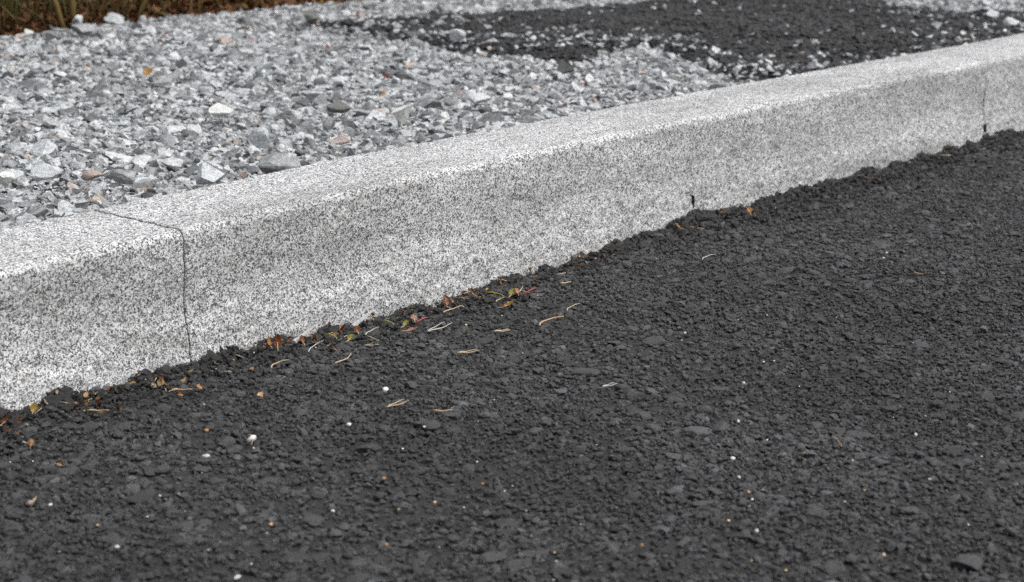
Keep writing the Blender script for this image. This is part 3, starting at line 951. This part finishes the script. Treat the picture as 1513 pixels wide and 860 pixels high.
leaf(754, 437, 16, 12, 'olive', "olive-green leaf scrap in the dark crumbs under the kerb's middle", -0.5, 0.5, 0.6, 0.1, 0.4, 0.006, 7)
leaf(660, 453, 24, 20, 'pinkleaf', "crumpled dull pink leaf at the kerb foot", 1.1, 0.9, 1.4, 0.3, 0.5, 0.006, 8, True, 0.3)
leaf(600, 489, 22, 15, 'pinkleaf', "flat reddish leaf piece beside the red stalk on the left", -1.4, 0.3, 0.4, 0.1, 0.1, 0.005, 9)
leaf(743, 454, 24, 12, 'orange', "pale orange leaf flake in front of the olive-green scrap", -1.4, 0.4, 0.8, 0.1, 0.15, 0.004, 10)
leaf(612, 473, 12, 12, 'pinkleaf', "small tan leaf corner beside the red stalk on the left", 0.4, 0.2, 0.3, 0.2, 0.6, 0.006, 11)
leaf(765, 434, 13, 12, 'pinkleaf', "small tan leaf corner beside the red stalk at the kerb's middle", 0.4, 0.2, 0.3, 0.2, 0.6, 0.006, 12)
leaf(1108, 315, 13, 10, 'orange', "orange leaf crumb at the kerb foot right of the second joint", 0.3, 0.5, 0.9, 0.1, 0.5, 0.006, 13)
leaf(1005, 337, 14, 9, 'orange', "orange leaf crumb at the kerb foot left of the second joint", 1.2, 0.5, 0.9, 0.1, 0.3, 0.006, 14)
leaf(700, 436, 14, 10, 'rust', "rusty leaf scrap on the black lump under the kerb", 1.0, 0.6, 0.8, 0.1, 0.4, 0.012, 15)
leaf(448, 507, 16, 12, 'rust', "rusty leaf crumb beside the left grey splinter", 0.5, 0.6, 0.9, 0.1, 0.4, 0.006, 16)
leaf(528, 491, 14, 12, 'rust', "rusty leaf crumb beside the right grey splinter", 0.5, 0.6, 0.9, 0.1, 0.4, 0.006, 17)
leaf(214, 112, 22, 17, 'orange', "bright orange-yellow leaf lying on the gravel behind a white stone", -0.6, 0.5, 0.6, 0.2, 0.35, 0.150, 18)
leaf(240, 54, 12, 8, 'red', "red leaf scrap on the gravel at the upper left", -1.2, 0.5, 0.6, 0.2, 0.3, 0.150, 19)
leaf(567, 116, 14, 9, 'red', "pinkish-red leaf scrap on the gravel left of centre", -1.2, 0.5, 0.6, 0.2, 0.3, 0.150, 20)
leaf(567, 140, 9, 8, 'orange', "tiny orange leaf on the gravel just below the pinkish-red scrap", 0.4, 0.5, 0.6, 0.2, 0.4, 0.150, 21)
leaf(484, 73, 10, 8, 'rust', "tiny rust-orange leaf on the gravel above centre left", 0.4, 0.5, 0.6, 0.2, 0.5, 0.150, 22)
leaf(76, 202, 15, 8, 'orange', "small amber leaf on the gravel at the left", -1.3, 0.5, 0.6, 0.2, 0.3, 0.150, 23)

strand("stalk", (614, 479), (632, 472), "thin red stalk curving beside the kerb on the left", 'red', 0.0011, -0.2, 0.006, False, 0.005, "stalk", "red stalks")
strand("stalk", (772, 437), (787, 427), "thin red stalk curving beside the dark crumbs at the kerb's middle", 'red', 0.0011, -0.25, 0.006, False, 0.006, "stalk", "red stalks")
strand("stalk", (482, 496), (498, 503), "olive stalk lying left of the left olive scrap", 'olive', 0.0011, 0.1, 0.006, False, 0.002, "stalk")
strand("stalk", (565, 476), (582, 482), "olive stalk between the right grey splinter and red stalk", 'olive', 0.0011, 0.1, 0.006, False, 0.002, "stalk")
strand("stalk", (718, 434), (745, 440), "olive stalk running to the olive-green scrap in the crumbs", 'olive', 0.0012, 0.1, 0.006, False, 0.002, "stalk")

def splinter(px0, px1, label, w=0.0036, h=0.0030, z=0.006):
    p0, p1 = at(*px0, z), at(*px1, z)
    d = (p1 - p0); L = d.length
    bm = bmesh.new()
    n = 9; rows = []
    for i in range(n):
        t = i / (n - 1)
        ww = w * (1.0 - 0.65 * t) * (0.9 + 0.1 * math.sin(i * 2.1)); hh = h * (1.0 - 0.6 * t)
        y = L * t
        rows.append([bm.verts.new(c) for c in ((-ww, y, 0), (-ww * .8, y, hh), (-ww * .15, y, hh * 1.25), (ww * .7, y, hh * .9), (ww, y, 0.0))])
    for r0, r1 in zip(rows[:-1], rows[1:]):
        for k in range(5):
            bm.faces.new((r0[k], r0[(k + 1) % 5], r1[(k + 1) % 5], r1[k]))
    bm.faces.new(rows[0]); bm.faces.new(rows[-1][::-1])
    bmesh.ops.recalc_face_normals(bm, faces=bm.faces)
    me = bpy.data.meshes.new("wood_splinter"); bm.to_mesh(me); bm.free()
    o = link("wood_splinter", me, M['weathered'], None, p0)
    o.rotation_euler = (0.10, 0, math.atan2(-d.x, d.y))
    tag(o, label, "wood splinter", "grey splinters at the kerb foot")
splinter((434, 507), (466, 488), "bleached grey splinter at the kerb foot beside the brown standing leaf")
splinter((521, 484), (552, 465), "bleached grey splinter at the kerb foot further right of the standing leaf")

# pebbles lying loose on the asphalt
PEB = [
 (570, 578, 10, 9, 'white_stone', "round white pebble on the asphalt near the needle pair"),
 (515, 629, 10, 7, 'white_stone', "oval white pebble lower left of the needle pair"),
 (371, 652, 16, 13, 'white_stone', "chipped white stone with a reddish twig on the left asphalt"),
 (304, 677, 14, 9, 'pale_stone', "flat light grey chip left of the chipped white stone"),
 (351, 855, 12, 8, 'white_stone', "white pebble at the bottom edge of the picture"),
 (173, 809, 8, 6, 'white_stone', "cream pebble in the lower left asphalt"),
 (1091, 623, 5, 6, 'white_stone', "upper one of three small white pebbles right of centre"),
 (1083, 678, 8, 5, 'white_stone', "middle one of three small white pebbles right of centre"),
 (1092, 706, 6, 5, 'white_stone', "lower one of three small white pebbles right of centre"),
 (1118, 785, 7, 6, 'white_stone', "small white pebble in the lower right asphalt"),
 (1353, 643, 5, 6, 'white_stone', "small white pebble at the right, beside darker stones"),
 (1099, 566, 6, 4, 'white_stone', "tiny white chip above the three white pebbles"),
 (1310, 374, 5, 4, 'white_stone', "upper white chip of a pair on the right asphalt"),
 (1305, 382, 6, 4, 'white_stone', "lower cream chip of a pair on the right asphalt"),
 (1012, 492, 5, 4, 'white_stone', "lone white chip between the kerb and the three pebbles"),
 (567, 708, 8, 6, 'amber', "orange-yellow grain on the lower middle asphalt"),
 (44, 744, 11, 7, 'red_stone', "dull red pebble on the lower left asphalt"),
 (400, 776, 7, 6, 'tan', "tan-orange grain below the left asphalt centre"),
 (571, 806, 7, 6, 'amber', "orange grain near the bottom middle"),
 (305, 637, 8, 6, 'amber', "orange crumb above the grey chip on the left"),
 (1277, 725, 5, 4, 'amber', "orange grain on the right lower asphalt"),
 (1106, 728, 5, 6, 'tan', "peach grain just below the three white pebbles"),
 (948, 806, 6, 5, 'amber', "rust grain at the bottom right of centre"),
 (1187, 670, 5, 4, 'amber', "amber grain right of the three white pebbles"),
 (1110, 829, 5, 4, 'amber', "amber grain at the bottom right"),
 (819, 817, 5, 4, 'tan', "tan grain near the bottom centre"),
 (713, 716, 6, 5, 'amber', "amber grain at lower centre"),
]
for q, (px, py, w, h, mat, lab) in enumerate(PEB):
    loose_stone(px, py + 1, w * 0.88, h * 0.85, mat, lab, 0.0025, 200 + q, "pebble", 0.85, None, 0.3, "pebble", True, 9)
strand("twig", (366, 644), (371, 659), "short reddish twig bent round the chipped white stone", 'pinkleaf', 0.0010, 0.12, 0.003, False, 0.002, "twig")

# husks and grit strewn along the kerb foot
husk_protos = []
for q in range(6):
    hm = leaf_mesh("seed_husk", 0.0085, 0.0062, random.uniform(.3, 1.2), random.uniform(.5, 1.6), 60 + q, 5, 3, 0.0004, 0.15)
    hm.materials.append(M['husk']); husk_protos.append(hm)
HUSK = [(112, 602), (125, 592), (128, 603), (145, 594), (150, 600), (178, 609), (84, 591), (160, 582), (191, 573), (237, 572), (250, 571), (272, 569), (283, 553), (268, 563), (190, 570), (26, 642), (50, 660), (45, 663), (46, 749), (94, 690), (388, 588), (300, 578), (148, 616), (273, 586), (12, 640), (29, 627), (232, 575), (480, 514), (492, 500)]
hs = list(HUSK)
rr = random.Random(4)
for _ in range(80):
    s = rr.uniform(-0.35, 2.3) if rr.random() < .5 else rr.uniform(0.08, 0.72); d = min(abs(rr.gauss(0, 0.045)) + 0.012, 0.2)
    q = kerb_xy(s, -d)
    hs.append((q[0], q[1], 'w'))
for e in hs:
    if len(e) == 3: x, y = e[0], e[1]; k_ = rr.uniform(.35, .95)
    else:
        p = at(e[0], e[1], 0.004); x, y = p.x, p.y; k_ = rr.uniform(.8, 1.25)
    o = link("seed_husk", rr.choice(husk_protos), None, None, (x, y, 0.0045 + rr.uniform(0, .002) + float(edge_z(kerb_so(np.array([[x, y]]))[0][0])) * max(0.0, 1 + kerb_so(np.array([[x, y]]))[1][0] / 0.07)))
    o.rotation_euler = (rr.uniform(-.5, .7), rr.uniform(-.6, .6), rr.uniform(0, 6.28)); o.scale = (k_,) * 3
    sz = kerb_so(np.array([[x, y]]))[0][0]
    zone = "leftmost kerb stone" if sz < 0 else "long middle kerb stone" if sz < 1 else "third kerb stone from the left" if sz < 2 else "rightmost kerb stone"
    tag(o, "tiny orange-brown seed husk on black asphalt below the " + zone, "seed husk", "seed husks below the " + zone)
grit_protos = [rock_mesh("grit_grain", 700 + q, 1, 4, False, .6, .9, 0.05) for q in range(4)]
for gm in grit_protos: gm.materials.append(M['grit'])
def scatter_bits(name, protos, mat, n, place, lo, hi, parent):
    pts, rs, sc = [], [], []
    while len(pts) < n:
        q = place()
        if q is None: continue
        g_ = rr.uniform(lo, hi) * (1.5 if rr.random() < .12 else 1)
        pts.append(q); rs.append((rr.uniform(-.3, .3), rr.uniform(-.3, .3), rr.random() * 6.28)); sc.append((g_ * 1.3, g_, g_ * .8))
    return instancer(name, protos, mat, np.array(pts), np.array(rs), np.array(sc), np.array([rr.randrange(len(protos)) for _ in pts]), parent)
def open_road():
    p = at(rr.uniform(-40, 1553), rr.uniform(330, 890), 0.003)
    return None if kerb_so(np.array([[p.x, p.y]]))[1][0] > -0.02 else (p.x, p.y, 0.0035)
def kerb_foot():
    s = rr.uniform(-0.6, 3.0) if rr.random() < .45 else rr.uniform(-0.3, 0.8)
    d = min(abs(rr.gauss(0, 0.04)) + 0.006, 0.25)
    q = kerb_xy(s, -d)
    return (q[0], q[1], 0.004 + float(edge_z(s)) * max(0, 1 - d / 0.07))
scatter_bits("grit", grit_protos, M['grit'], 70, open_road, .0005, .0010, road)
scatter_bits("husk_crumbs", husk_protos, M['husk'], 320, kerb_foot, .12, .36, road)
needle_bits = [tube_mesh("needle_bit", [[(0, 0, 0, .0006), (.004, .0006 * q, .0006, .0006), (.009, .0022 * (q - 1.5), .0003, .0004), (.013, .003 * (q - 1.5), 0, .0002)]], 5) for q in range(4)]
for nb in needle_bits: nb.materials.append(M['straw'])
scatter_bits("needle_crumbs", needle_bits, M['straw'], 75, kerb_foot, .35, 1.0, road)
